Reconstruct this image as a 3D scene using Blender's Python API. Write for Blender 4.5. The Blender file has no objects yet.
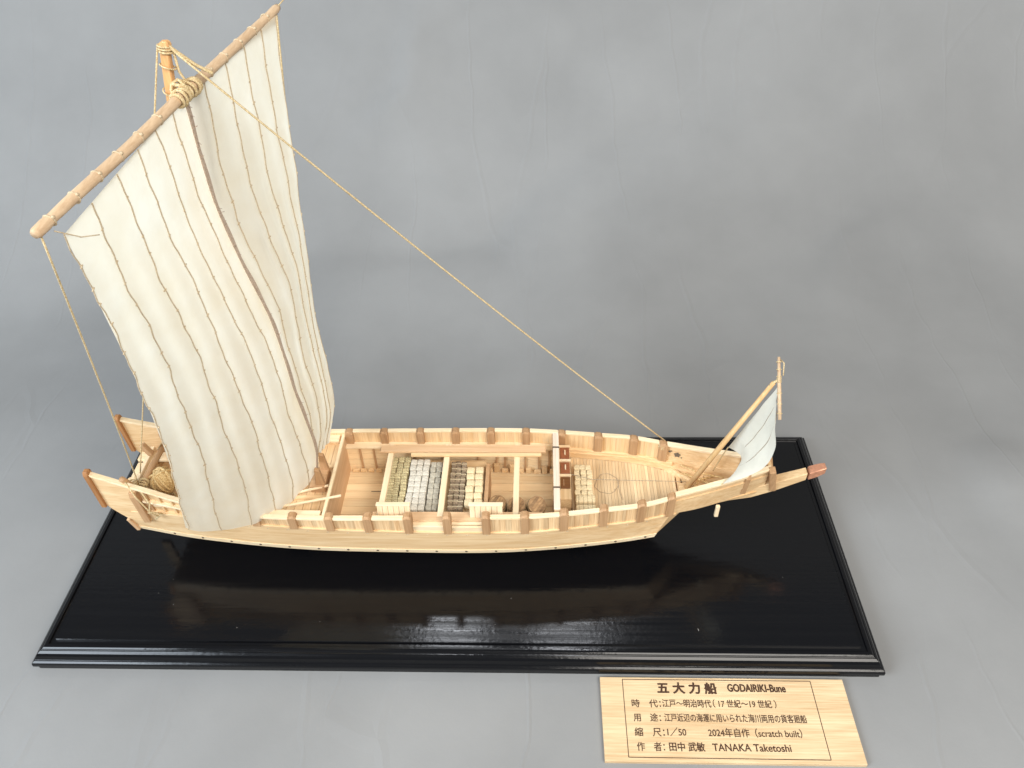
import bpy, bmesh, math, random
from mathutils import Vector, Matrix, noise
random.seed(7)
sc = bpy.context.scene
COL = sc.collection
S = 0.01                                   # all dimensions below are written in centimetres
YC = 8.3                                   # the keel line of the ship

# ------------------------------------------------------------------ camera, world, lamps, exposure
cd = bpy.data.cameras.new('camera'); cam = bpy.data.objects.new('camera', cd); COL.objects.link(cam)
cd.sensor_width = 36; cd.lens = 27.138; cd.clip_start = 0.01; cd.clip_end = 50
def cam_matrix(p, r, y, loc):
    fwd = Vector((math.sin(y)*math.cos(p), math.cos(y)*math.cos(p), -math.sin(p)))
    right = Vector((math.cos(y), -math.sin(y), 0)); up = right.cross(fwd)
    R = math.cos(r)*right + math.sin(r)*up; U = -math.sin(r)*right + math.cos(r)*up
    m = Matrix((R, U, -fwd)).transposed().to_4x4(); m.translation = Vector(loc)*S
    return m
cam.matrix_world = cam_matrix(0.7433, -0.0377, -0.0507, (27.334, -19.634, 39.177))
sc.camera = cam
w = bpy.data.worlds.new('World'); sc.world = w; w.use_nodes = True
w.node_tree.nodes['Background'].inputs[0].default_value = (0.86, 0.92, 1.0, 1)
w.node_tree.nodes['Background'].inputs[1].default_value = 0.30
def lamp(name, loc, target, sx, sy, power, color):
    d = bpy.data.lights.new(name, 'AREA'); d.shape = 'RECTANGLE'; d.size = sx*S; d.size_y = sy*S
    d.energy = power; d.color = color
    o = bpy.data.objects.new(name, d); COL.objects.link(o)
    o.location = Vector(loc)*S
    o.rotation_euler = (Vector(target)-Vector(loc)).to_track_quat('-Z', 'Y').to_euler()
    return o
lamp('window_light', (-84, -66, 84), (16, 12, 8), 75, 70, 28, (0.80, 0.90, 1.0))
lamp('room_light', (80, -72, 112), (20, 10, 10), 100, 60, 24, (1.0, 0.95, 0.875))
for x_ in (-6, 36): lamp('ceiling_light', (x_, 130, 230), (x_*.4+15, 10, 0), 21, 9, 1.7, (0.92, 0.95, 1.0))
sc.view_settings.view_transform = 'Standard'; sc.view_settings.look = 'None'
sc.view_settings.exposure = 0; sc.view_settings.gamma = 1
sc.render.engine = 'CYCLES'

# ------------------------------------------------------------------ materials
def nt(name):
    m = bpy.data.materials.new(name); m.use_nodes = True
    t = m.node_tree; return m, t, t.nodes['Principled BSDF']
def N(t, kind, **kw):
    n = t.nodes.new(kind)
    for k, v in kw.items():
        if k in n.inputs: n.inputs[k].default_value = v
        else: setattr(n, k, v)
    return n
def L(t, a, b): t.links.new(a, b)
def lin(r, g, b):
    f = lambda c: (c/255/12.92 if c/255 <= .04045 else ((c/255+.055)/1.055)**2.4)
    return (f(r), f(g), f(b), 1)
def wood(name, c1, c2, axis='X', rough=0.55, tone=0.16, grain=900, island=True, spec=0.35):
    """Pale bare wood: long grain streaks along one axis, each plank with a tone of its own."""
    m, t, b = nt(name)
    tc = N(t, 'ShaderNodeTexCoord'); oi = N(t, 'ShaderNodeObjectInfo'); ge = N(t, 'ShaderNodeNewGeometry')
    mp = N(t, 'ShaderNodeMapping')
    sc_ = [grain, grain, grain]; sc_['XYZ'.index(axis)] = grain*0.035
    mp.inputs['Scale'].default_value = sc_
    add = N(t, 'ShaderNodeVectorMath', operation='ADD')
    mul = N(t, 'ShaderNodeMath', operation='MULTIPLY'); mul.inputs[1].default_value = 3.7
    L(t, oi.outputs['Random'], mul.inputs[0]); L(t, tc.outputs['Object'], add.inputs[0]); 
    ad2 = N(t, 'ShaderNodeMath', operation='ADD'); L(t, mul.outputs[0], ad2.inputs[0])
    if island: L(t, ge.outputs['Random Per Island'], ad2.inputs[1])
    L(t, ad2.outputs[0], add.inputs[1]); L(t, add.outputs[0], mp.inputs['Vector'])
    n1 = N(t, 'ShaderNodeTexNoise', Scale=1.0, Detail=4.0, Roughness=0.65); L(t, mp.outputs[0], n1.inputs['Vector'])
    mp2 = N(t, 'ShaderNodeMapping'); s2 = [160, 160, 160]; s2['XYZ'.index(axis)] = 22
    mp2.inputs['Scale'].default_value = s2; L(t, add.outputs[0], mp2.inputs['Vector'])
    n2 = N(t, 'ShaderNodeTexNoise', Scale=1.0, Detail=2.0); L(t, mp2.outputs[0], n2.inputs['Vector'])
    mx = N(t, 'ShaderNodeMath', operation='MULTIPLY_ADD'); mx.inputs[1].default_value = 0.45
    L(t, n2.outputs['Fac'], mx.inputs[0])
    sc1 = N(t, 'ShaderNodeMath', operation='MULTIPLY'); sc1.inputs[1].default_value = 0.75
    L(t, n1.outputs['Fac'], sc1.inputs[0]); L(t, sc1.outputs[0], mx.inputs[2])
    cr = N(t, 'ShaderNodeValToRGB'); cr.color_ramp.elements[0].position = 0.38; cr.color_ramp.elements[1].position = 0.78
    cr.color_ramp.elements[0].color = c2; cr.color_ramp.elements[1].color = c1
    L(t, mx.outputs[0], cr.inputs[0])
    hs = N(t, 'ShaderNodeHueSaturation'); L(t, cr.outputs[0], hs.inputs['Color'])
    mr = N(t, 'ShaderNodeMapRange'); mr.inputs[3].default_value = 1-tone; mr.inputs[4].default_value = 1+tone*0.6
    L(t, ge.outputs['Random Per Island'] if island else oi.outputs['Random'], mr.inputs[0])
    L(t, mr.outputs[0], hs.inputs['Value']); L(t, hs.outputs[0], b.inputs['Base Color'])
    b.inputs['Roughness'].default_value = rough; b.inputs['Specular IOR Level'].default_value = spec
    bp = N(t, 'ShaderNodeBump', Strength=0.25, Distance=0.0001); L(t, n1.outputs['Fac'], bp.inputs['Height']); L(t, bp.outputs[0], b.inputs['Normal'])
    return m
M = {}
for ax in 'XYZ':
    M['hull'+ax] = wood('pale_wood_'+ax.lower(), lin(234, 204, 160), lin(206, 166, 116), ax, tone=.11)
    M['light'+ax] = wood('whitish_wood_'+ax.lower(), lin(238, 219, 186), lin(224, 194, 150), ax, tone=.06)
    M['tan'+ax] = wood('tan_wood_'+ax.lower(), lin(226, 196, 152), lin(192, 156, 110), ax, tone=.16)
    M['brown'+ax] = wood('brown_wood_'+ax.lower(), lin(192, 154, 114), lin(162, 122, 84), ax, tone=.10)
    M['red'+ax] = wood('reddish_wood_'+ax.lower(), lin(220, 184, 144), lin(196, 156, 114), ax, tone=.08)
M['floorX'] = wood('pale_floor_wood', lin(244, 220, 178), lin(224, 190, 144), 'X', tone=.12)
M['postZ'] = wood('darker_brown_wood', lin(176, 126, 80), lin(136, 90, 52), 'Z', tone=.08)
M['slat'] = wood('streaky_slat_wood', lin(232, 202, 158), lin(184, 144, 100), 'Z', tone=.26)
M['deckY'] = wood('fine_deck_wood', lin(230, 204, 164), lin(196, 164, 122), 'Y', tone=.14)
M['mahog'] = wood('mahogany', lin(160, 98, 62), lin(122, 68, 40), 'Z', tone=.1)
M['darkbox'] = wood('dark_stained_wood', lin(128, 84, 42), lin(96, 58, 26), 'X', tone=.1)
M['weather'] = wood('whitened_beam_wood', lin(236, 220, 200), lin(205, 182, 158), 'Y', tone=.06)
M['mast'] = wood('orange_mast_wood', lin(226, 178, 122), lin(194, 140, 86), 'Z', tone=.05)
M['pole'] = wood('pale_pole_wood', lin(222, 188, 138), lin(196, 154, 102), 'Z', tone=.05)
M['yard'] = wood('pinkish_yard_wood', lin(214, 186, 152), lin(180, 148, 114), 'Y', tone=.05)
M['barrel'] = wood('barrel_wood', lin(172, 136, 94), lin(104, 72, 42), 'X', tone=.35, grain=700)

def simple(name, col, rough=0.7, metallic=0, nscale=None, var=0.2, bump=0, rnd=0.0, sheen=0):
    m, t, b = nt(name)
    b.inputs['Roughness'].default_value = rough; b.inputs['Metallic'].default_value = metallic
    tc = N(t, 'ShaderNodeTexCoord')
    n = N(t, 'ShaderNodeTexNoise', Scale=nscale or 300, Detail=4.0); L(t, tc.outputs['Object'], n.inputs['Vector'])
    mr = N(t, 'ShaderNodeMapRange'); mr.inputs[1].default_value = .3; mr.inputs[2].default_value = .7
    mr.inputs[3].default_value = 1-var; mr.inputs[4].default_value = 1+var*.5; L(t, n.outputs['Fac'], mr.inputs[0])
    hs = N(t, 'ShaderNodeHueSaturation'); hs.inputs['Color'].default_value = col
    val = mr.outputs[0]
    if rnd:
        oi = N(t, 'ShaderNodeObjectInfo'); m2 = N(t, 'ShaderNodeMapRange'); m2.inputs[3].default_value = 1-rnd; m2.inputs[4].default_value = 1+rnd*.7
        L(t, oi.outputs['Random'], m2.inputs[0]); mm = N(t, 'ShaderNodeMath', operation='MULTIPLY'); L(t, val, mm.inputs[0]); L(t, m2.outputs[0], mm.inputs[1]); val = mm.outputs[0]
    L(t, val, hs.inputs['Value']); L(t, hs.outputs[0], b.inputs['Base Color'])
    if bump:
        bp = N(t, 'ShaderNodeBump', Strength=bump, Distance=0.0003); L(t, n.outputs['Fac'], bp.inputs['Height']); L(t, bp.outputs[0], b.inputs['Normal'])
    return m
def ropemat(name, c1, c2, scale=2200):
    m, t, b = nt(name)
    tc = N(t, 'ShaderNodeTexCoord'); n = N(t, 'ShaderNodeTexNoise', Scale=scale, Detail=2.0); L(t, tc.outputs['Object'], n.inputs['Vector'])
    cr = N(t, 'ShaderNodeValToRGB'); cr.color_ramp.elements[0].position = .35; cr.color_ramp.elements[1].position = .65
    cr.color_ramp.elements[0].color = c2; cr.color_ramp.elements[1].color = c1
    L(t, n.outputs['Fac'], cr.inputs[0]); L(t, cr.outputs[0], b.inputs['Base Color']); b.inputs['Roughness'].default_value = .85
    bp = N(t, 'ShaderNodeBump', Strength=.5, Distance=0.0002); L(t, n.outputs['Fac'], bp.inputs['Height']); L(t, bp.outputs[0], b.inputs['Normal'])
    return m
M['rope'] = ropemat('pale_twine', lin(222, 202, 160), lin(176, 148, 100))
M['cord'] = ropemat('brown_sewing_cord', lin(206, 188, 158), lin(172, 150, 118))
M['fringe'] = ropemat('frayed_lacing', lin(206, 186, 166), lin(158, 134, 114))
M['thread'] = ropemat('grey_thread', lin(176, 160, 138), lin(140, 124, 104))
M['strawrope'] = ropemat('straw_rope', lin(232, 204, 150), lin(188, 150, 94), 1400)
M['nail'] = simple('dark_nail', lin(92, 76, 60), .5)
M['copper'] = simple('copper_sheet', lin(206, 146, 114), .36, 0.35, 500, .25, .3)
M['ink'] = simple('burnt_ink', lin(70, 44, 26), .8)
M['mark'] = simple('grey_ink', lin(112, 100, 84), .8)
BALE = {
    'straw': simple('olive_straw', lin(204, 190, 146), .9, 0, 1500, .45, .8, .16),
    'white': simple('whitish_matting', lin(214, 207, 192), .9, 0, 1500, .25, .6, .08),
    'grey':  simple('grey_matting', lin(184, 177, 160), .9, 0, 1500, .28, .6, .10),
    'dark':  simple('dark_matting', lin(150, 130, 106), .9, 0, 1300, .45, .8, .2),
    'cream': simple('cream_straw', lin(230, 208, 166), .9, 0, 1500, .25, .6, .08)}
M['baleband'] = ropemat('bale_cord', lin(176, 154, 116), lin(134, 112, 80))
M['palecord'] = ropemat('pale_bale_cord', lin(222, 208, 176), lin(186, 168, 132))

def sailmat(name, c1, c2, tl):
    m, t, b = nt(name)
    tc = N(t, 'ShaderNodeTexCoord')
    n = N(t, 'ShaderNodeTexNoise', Scale=45.0, Detail=5.0, Roughness=.6); L(t, tc.outputs['Object'], n.inputs['Vector'])
    cr = N(t, 'ShaderNodeValToRGB'); cr.color_ramp.elements[0].position = .3; cr.color_ramp.elements[1].position = .7
    cr.color_ramp.elements[0].color = c1; cr.color_ramp.elements[1].color = c2
    L(t, n.outputs['Fac'], cr.inputs[0]); L(t, cr.outputs[0], b.inputs['Base Color'])
    b.inputs['Roughness'].default_value = .9; b.inputs['Specular IOR Level'].default_value = .15
    wv = N(t, 'ShaderNodeTexNoise', Scale=2500.0, Detail=2.0); L(t, tc.outputs['Object'], wv.inputs['Vector'])
    b1 = N(t, 'ShaderNodeBump', Strength=.15, Distance=.0002); L(t, wv.outputs['Fac'], b1.inputs['Height'])
    b2 = N(t, 'ShaderNodeBump', Strength=.3, Distance=.003); L(t, n.outputs['Fac'], b2.inputs['Height']); L(t, b1.outputs[0], b2.inputs['Normal'])
    L(t, b2.outputs[0], b.inputs['Normal'])
    tr = N(t, 'ShaderNodeBsdfTranslucent'); L(t, cr.outputs[0], tr.inputs['Color'])
    mx = N(t, 'ShaderNodeMixShader'); mx.inputs[0].default_value = tl
    L(t, b.outputs[0], mx.inputs[1]); L(t, tr.outputs[0], mx.inputs[2]); L(t, mx.outputs[0], t.nodes['Material Output'].inputs['Surface'])
    return m
M['sail'] = sailmat('sail_cloth', lin(246, 236, 212), lin(252, 246, 228), .52)
M['bluesail'] = sailmat('bluish_sail_cloth', lin(216, 214, 200), lin(230, 227, 214), .22)
def lacquer():
    m, t, b = nt('black_lacquer')
    tc = N(t, 'ShaderNodeTexCoord'); mp = N(t, 'ShaderNodeMapping'); mp.inputs['Scale'].default_value = (14, 420, 420)
    L(t, tc.outputs['Object'], mp.inputs['Vector'])
    n = N(t, 'ShaderNodeTexNoise', Scale=1.0, Detail=4.0); L(t, mp.outputs[0], n.inputs['Vector'])
    sp = N(t, 'ShaderNodeTexNoise', Scale=420.0, Detail=2.0); L(t, tc.outputs['Object'], sp.inputs['Vector'])
    b.inputs['Base Color'].default_value = (.0035, .0035, .0042, 1)
    mr = N(t, 'ShaderNodeMapRange'); mr.inputs[1].default_value = .3; mr.inputs[2].default_value = .7; mr.inputs[3].default_value = .08; mr.inputs[4].default_value = .22; b.inputs['Specular IOR Level'].default_value = .31
    L(t, n.outputs['Fac'], mr.inputs[0]); L(t, mr.outputs[0], b.inputs['Roughness'])
    b1 = N(t, 'ShaderNodeBump', Strength=.45, Distance=.0001); L(t, n.outputs['Fac'], b1.inputs['Height'])
    b2 = N(t, 'ShaderNodeBump', Strength=.2, Distance=.0002); L(t, sp.outputs['Fac'], b2.inputs['Height']); L(t, b1.outputs[0], b2.inputs['Normal'])
    L(t, b2.outputs[0], b.inputs['Normal'])
    return m
M['lacquer'] = lacquer()
M['dust'] = simple('pale_dust', lin(190, 186, 178), .9)
def paper():
    m, t, b = nt('grey_backdrop_paper')
    tc = N(t, 'ShaderNodeTexCoord')
    n = N(t, 'ShaderNodeTexNoise', Scale=7.0, Detail=5.0, Roughness=.55); L(t, tc.outputs['Object'], n.inputs['Vector'])
    cr = N(t, 'ShaderNodeValToRGB'); cr.color_ramp.elements[0].position = .3; cr.color_ramp.elements[1].position = .7
    cr.color_ramp.elements[0].color = lin(130, 130, 129); cr.color_ramp.elements[1].color = lin(143, 143, 142)
    L(t, n.outputs['Fac'], cr.inputs[0])
    f = N(t, 'ShaderNodeTexNoise', Scale=600.0, Detail=3.0); L(t, tc.outputs['Object'], f.inputs['Vector'])
    L(t, cr.outputs[0], b.inputs['Base Color'])
    b.inputs['Roughness'].default_value = .75; b.inputs['Specular IOR Level'].default_value = .25
    # long thin creases, bent by noise
    wp = N(t, 'ShaderNodeTexNoise', Scale=9.0, Detail=3.0); L(t, tc.outputs['Object'], wp.inputs['Vector'])
    va = N(t, 'ShaderNodeVectorMath', operation='SCALE'); va.inputs['Scale'].default_value = .035; L(t, wp.outputs['Color'], va.inputs[0])
    vb = N(t, 'ShaderNodeVectorMath', operation='ADD'); L(t, va.outputs[0], vb.inputs[0]); L(t, tc.outputs['Object'], vb.inputs[1])
    mp = N(t, 'ShaderNodeMapping'); mp.inputs['Scale'].default_value = (17, 2.6, 3.2); L(t, vb.outputs[0], mp.inputs['Vector'])
    vo = N(t, 'ShaderNodeTexVoronoi', feature='DISTANCE_TO_EDGE', Scale=1.0); L(t, mp.outputs[0], vo.inputs['Vector'])
    mr = N(t, 'ShaderNodeMapRange'); mr.inputs[1].default_value = 0; mr.inputs[2].default_value = .022; L(t, vo.outputs['Distance'], mr.inputs[0])
    # creases fade in and out along their length
    fd = N(t, 'ShaderNodeTexNoise', Scale=6.0, Detail=2.0); L(t, tc.outputs['Object'], fd.inputs['Vector'])
    fm = N(t, 'ShaderNodeMapRange'); fm.inputs[1].default_value = .42; fm.inputs[2].default_value = .6; L(t, fd.outputs['Fac'], fm.inputs[0])
    inv = N(t, 'ShaderNodeMath', operation='SUBTRACT'); inv.inputs[0].default_value = 1; L(t, mr.outputs[0], inv.inputs[1])
    mu = N(t, 'ShaderNodeMath', operation='MULTIPLY'); L(t, inv.outputs[0], mu.inputs[0]); L(t, fm.outputs[0], mu.inputs[1])
    b0 = N(t, 'ShaderNodeBump', Strength=.12, Distance=.0004); L(t, f.outputs['Fac'], b0.inputs['Height'])
    b1 = N(t, 'ShaderNodeBump', Strength=.3, Distance=.0009); L(t, mu.outputs[0], b1.inputs['Height']); L(t, b0.outputs[0], b1.inputs['Normal']); b1.invert = False
    b2 = N(t, 'ShaderNodeBump', Strength=.3, Distance=.004); L(t, n.outputs['Fac'], b2.inputs['Height']); L(t, b1.outputs[0], b2.inputs['Normal'])
    L(t, b2.outputs[0], b.inputs['Normal'])
    return m
M['paper'] = paper()
M['plate'] = wood('plate_wood', lin(226, 200, 160), lin(192, 158, 116), 'X', tone=.02, grain=1150)

# ------------------------------------------------------------------ mesh helpers
class MB:
    def __init__(s): s.v = []; s.f = []
    def add(s, vs, fs):
        o = len(s.v); s.v += [Vector(p) for p in vs]; s.f += [tuple(i+o for i in f) for f in fs]; return s
    def loft(s, secs, closed=True, caps=True):
        n = len(secs[0]); vs = [p for q in secs for p in q]; fs = []
        for i in range(len(secs)-1):
            for j in range(n if closed else n-1):
                k = (j+1) % n
                fs.append((i*n+j, i*n+k, (i+1)*n+k, (i+1)*n+j))
        if caps and closed:
            fs.append(tuple(range(n-1, -1, -1))); fs.append(tuple((len(secs)-1)*n+j for j in range(n)))
        return s.add(vs, fs)
    def box(s, x0, x1, y0, y1, z0, z1):
        return s.loft([[(x, y0, z0), (x, y1, z0), (x, y1, z1), (x, y0, z1)] for x in (x0, x1)])
    def bar(s, a, b, w, h=None, up=(0, 0, 1), w2=None, h2=None):
        """square bar from a to b, w across, h along up"""
        a, b = Vector(a), Vector(b); h = h or w; d = (b-a).normalized(); sd = d.cross(Vector(up)).normalized(); u = sd.cross(d)
        q = []
        for p, ww, hh in ((a, w, h), (b, w2 or w, h2 or h)):
            q.append([p-sd*ww/2-u*hh/2, p+sd*ww/2-u*hh/2, p+sd*ww/2+u*hh/2, p-sd*ww/2+u*hh/2])
        return s.loft(q)
    def tube(s, pts, r, n=8, caps=True):
        pts = [Vector(p) for p in pts]; secs = []; prev = None
        for i, p in enumerate(pts):
            d = (pts[min(i+1, len(pts)-1)]-pts[max(i-1, 0)]).normalized()
            if prev is None: u = d.orthogonal().normalized()
            else: u = (prev-d*prev.dot(d)).normalized()
            prev = u; v = d.cross(u); rr = r[i] if isinstance(r, (list, tuple)) else r
            secs.append([p+u*rr*math.cos(2*math.pi*k/n)+v*rr*math.sin(2*math.pi*k/n) for k in range(n)])
        return s.loft(secs, True, caps)
    def ring(s, c, axis, R, r, n=20, m=6):
        a = Vector(axis).normalized(); u = a.orthogonal().normalized(); v = a.cross(u); c = Vector(c)
        vs = []; fs = []
        for i in range(n):
            t = 2*math.pi*i/n; dr = u*math.cos(t)+v*math.sin(t)
            for j in range(m):
                q = 2*math.pi*j/m; vs.append(c+dr*(R+r*math.cos(q))+a*r*math.sin(q))
        for i in range(n):
            for j in range(m):
                fs.append((i*m+j, ((i+1) % n)*m+j, ((i+1) % n)*m+(j+1) % m, i*m+(j+1) % m))
        return s.add(vs, fs)
    def blob(s, c, rx, ry, rz, n=10, m=6):
        secs = []
        for i in range(m+1):
            t = math.pi*(i+.001)/(m+.002)
            secs.append([(c[0]+rx*math.sin(t)*math.cos(2*math.pi*k/n), c[1]+ry*math.sin(t)*math.sin(2*math.pi*k/n), c[2]+rz*math.cos(t)) for k in range(n)])
        return s.loft(secs)
    def lathe(s, c, axis, prof, n=24):
        a = Vector(axis).normalized(); u = a.orthogonal().normalized(); v = a.cross(u); c = Vector(c)
        return s.loft([[c+a*h+(u*math.cos(2*math.pi*k/n)+v*math.sin(2*math.pi*k/n))*r for k in range(n)] for r, h in prof])
    def build(s, name, mat, parent=None, bevel=0, smooth=False, origin=None):
        lo = Vector([min(p[i] for p in s.v) for i in range(3)]); hi = Vector([max(p[i] for p in s.v) for i in range(3)])
        c = Vector(origin) if origin else Vector(((lo.x+hi.x)/2, (lo.y+hi.y)/2, lo.z))
        me = bpy.data.meshes.new(name); me.from_pydata([(p-c)*S for p in s.v], [], s.f); me.update()
        bm = bmesh.new(); bm.from_mesh(me); bmesh.ops.recalc_face_normals(bm, faces=bm.faces)
        if bevel:
            es = [e for e in bm.edges if len(e.link_faces) == 2 and e.calc_face_angle(0) > .6]
            bmesh.ops.bevel(bm, geom=es, offset=bevel*S, segments=1, profile=.5, affect='EDGES', clamp_overlap=True)
        bm.to_mesh(me); bm.free()
        if smooth:
            for p in me.polygons: p.use_smooth = True
        me.materials.append(mat)
        o = bpy.data.objects.new(name, me); COL.objects.link(o)
        wp = c*S
        if parent is not None: o.parent = parent; o['_w'] = list(wp); o.location = wp-Vector(parent['_w'])
        else: o.location = wp; o['_w'] = list(wp)
        return o
def tag(o, label, cat, group=None, kind=None):
    o['label'] = label; o['category'] = cat
    if group: o['group'] = group
    if kind: o['kind'] = kind
    return o
def thing(name, loc, label, cat, group=None):
    o = bpy.data.objects.new(name, None); COL.objects.link(o); o.empty_display_size = .01
    o.location = Vector(loc)*S; o['_w'] = list(Vector(loc)*S)
    return tag(o, label, cat, group)
def interp(tab):
    xs = [p[0] for p in tab]; ys = [p[1] for p in tab]; n = len(xs)
    ms = []
    for i in range(n):
        a = max(i-1, 0); b = min(i+1, n-1); ms.append((ys[b]-ys[a])/(xs[b]-xs[a]))
    def f(x):
        if x <= xs[0]: return ys[0]+ms[0]*(x-xs[0])
        if x >= xs[-1]: return ys[-1]+ms[-1]*(x-xs[-1])
        i = max(k for k in range(n-1) if xs[k] <= x); h = xs[i+1]-xs[i]; t = (x-xs[i])/h
        return ((2*t**3-3*t*t+1)*ys[i]+(t**3-2*t*t+t)*h*ms[i]+(-2*t**3+3*t*t)*ys[i+1]+(t**3-t*t)*h*ms[i+1])
    return f
def lerp(a, b, t): return a+(b-a)*t
def lin_space(a, b, n): return [a+(b-a)*i/(n-1) for i in range(n)]

# ------------------------------------------------------------------ setting: grey paper sweep
FLOOR = 0.15
def seg_dist(p, path):
    """distance to a polyline, its sign (left of the path positive) and the place along it"""
    best = None
    for k in range(len(path)-1):
        a, b = Vector(path[k]), Vector(path[k+1]); ab = b-a; t = max(0, min(1, (p-a).dot(ab)/ab.dot(ab))); q = p-(a+ab*t)
        d = q.length; sg = 1 if ab.x*q.y-ab.y*q.x > 0 else -1
        if best is None or d < best[0]: best = (d, sg, (k+t)/(len(path)-1))
    return best
# buckles of the hanging sheet: path in (x, arc length), width on the left and right of the path, height
FOLDS = [([(4, 19.5), (15, 19.6), (22.9, 20.4), (25.5, 24.6), (32, 29), (42, 32)], 10, 2.6, -1.0),
         ([(28, 6), (33, 10), (40, 13), (47, 18), (56, 23)], 4.0, 5.0, -.35),
         ([(12, 31), (15.4, 34), (16.5, 41)], .7, 4, .6),
         ([(51, 16), (53, 20), (58, 22)], 0.8, 2.5, .3),
         ([(34, 30), (46, 27), (60, 29)], 4, 6, .2),
         ([(-20, 12), (-8, 14), (6, 13)], 4, 3, -.3)]
def backdrop():
    prof = []                                 # (y, z, normal y, normal z, arc length past y = 18)
    y = -72.
    while y < 16: prof.append((y, FLOOR, 0, 1, y-18)); y += 2
    while y < 23.6: prof.append((y, FLOOR, 0, 1, y-18)); y += .7
    R = 30.; n = 60
    for i in range(n+1):
        a = 1.49*i/n; prof.append((24+R*math.sin(a), FLOOR+R-R*math.cos(a), -math.sin(a), math.cos(a), 6+R*a))
    y0, z0 = prof[-1][:2]; s0 = prof[-1][4]
    for i in range(1, 30): prof.append((y0+i*.16, z0+i*2, -1, .08, s0+2*i))
    xs = [-90+2*i for i in range(26)]+[-38+.8*i for i in range(140)]+[74+2*i for i in range(34)]; vs = []; fs = []
    for (py, pz, ny, nz, sa) in prof:
        for x in xs:
            d = 0
            if sa > -9:
                k = max(0, min(1, (sa+4)/12))
                d += .45*noise.noise(Vector((x*.04, sa*.055, 3.1)))+.16*noise.noise(Vector((x*.11, sa*.13, 9.1)))
                p = Vector((x, sa))
                for path, wl_, wr_, am in FOLDS:
                    ds, sg, t = seg_dist(p, path)
                    if ds < 16: d += am*math.exp(-(ds/(wl_ if sg > 0 else wr_))**1.3)*math.sin(math.pi*min(1, max(0, .12+t*.76)))
                d *= k
            # the buckled edge of the sheet at the right
            q = ((x-57.6)/2.3)**2+((sa+4.6)/2.8)**2
            if q < 6: d += .5*math.exp(-q*q*.6)
            vs.append((x, py+d*ny, pz+d*nz))
    n = len(xs)
    for i in range(len(prof)-1):
        for j in range(n-1): fs.append((i*n+j, i*n+j+1, (i+1)*n+j+1, (i+1)*n+j))
    o = MB().add(vs, fs).build('backdrop', M['paper'], None, smooth=True, origin=(0, 0, FLOOR))
    o['kind'] = 'structure'
    o['label'] = 'grey paper backdrop sweeping from the table up behind the ship'
    # the loose curled edge of the sheet at the right
    return o
backdrop()

# ------------------------------------------------------------------ black display base
BT = 1.5                                     # top of the board
base = thing('display_base', (22.5, 8.3, FLOOR), 'long glossy black lacquered board with moulded edge under the model ship', 'display base')
def base_board():
    W, D = 45., 16.57
    prof = [(0.10, .15), (0.10, .42), (0.02, .47), (-.03, .58), (-.03, .74), (0.0, .86), (.10, .93), (.16, .95), (.20, 1.02), (.25, 1.16), (.34, 1.29), (.46, 1.37),
            (.52, 1.37), (.55, 1.43), (.62, 1.48), (.72, BT), (.80, BT), (.85, BT-.12), (1.0, BT-.12), (1.04, BT-.12)]
    secs = [[(i, i, z), (W-i, i, z), (W-i, D-i, z), (i, D-i, z)] for i, z in prof]
    mb = MB(); mb.loft(secs, caps=True)
    m1 = mb.build('moulded_edge', M['lacquer'], base, bevel=.012, origin=(22.5, 8.3, FLOOR))
    MB().box(1.06, W-1.06, 1.06, D-1.06, BT-.3, BT+.012).build('top_panel', M['lacquer'], base, bevel=.035, origin=(22.5, 8.3, FLOOR))
base_board()
for x in (12.5, 29.5):
    MB().box(x-.5, x+.5, YC-.3, YC+1.6, BT+.012, 3.7).build('support_block', M['lacquer'], base, bevel=.04)
# dust specks lying on the lacquer
mb = MB()
for i in range(9):
    x, y = random.uniform(2, 43), random.uniform(1.3, 7.5); a = random.uniform(0, 3.14); l = random.choice([.02, .03, .03, .05, .12 if i < 6 else .03])
    mb.bar((x, y, BT+.018), (x+l*math.cos(a), y+l*math.sin(a), BT+.018), .018, .008)
o = mb.build('dust', M['dust'], base); o['kind'] = 'stuff'

# ------------------------------------------------------------------ the ship
ship = thing('model_ship', (22, YC, 3.4), 'pale wooden model sailing ship with a tall cream sail, on the black base', 'model ship')
hw = interp([(3.6, 2.1), (5, 2.22), (7, 2.42), (9, 2.7), (11.5, 3.0), (14, 3.13), (18, 3.17), (24, 3.14), (26.5, 3.1), (28.5, 2.94), (30.6, 2.69), (32.6, 2.42), (34.2, 1.98), (36, 1.47), (38, .9), (39.6, .4)])
rz = interp([(3.6, 9.15), (5, 8.6), (6.5, 8.05), (8, 7.55), (10, 7.2), (12, 7.05), (16, 7.0), (24, 7.08), (28, 7.1), (32, 7.18), (34.5, 7.25), (37, 7.4), (39.65, 7.65)])
lz = interp([(4.6, 6.2), (8, 6.2), (12, 6.15), (17.5, 5.82), (24.6, 5.62), (30.5, 5.74), (34, 5.74), (36, 5.5), (39.6, 5.6)])
bz = interp([(4.6, 4.25), (8.4, 3.95), (14, 3.6), (19.5, 3.47), (24.6, 3.45), (28.3, 3.55), (31.6, 3.75), (33.6, 3.95), (35, 4.1)])
hb = interp([(4.6, 1.85), (8.4, 2.4), (14, 2.78), (19.5, 2.86), (24.6, 2.85), (28.3, 2.65), (31.6, 2.35), (33.6, 2.1), (35, 1.85)])
def Y(s, h): return YC+s*h
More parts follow.
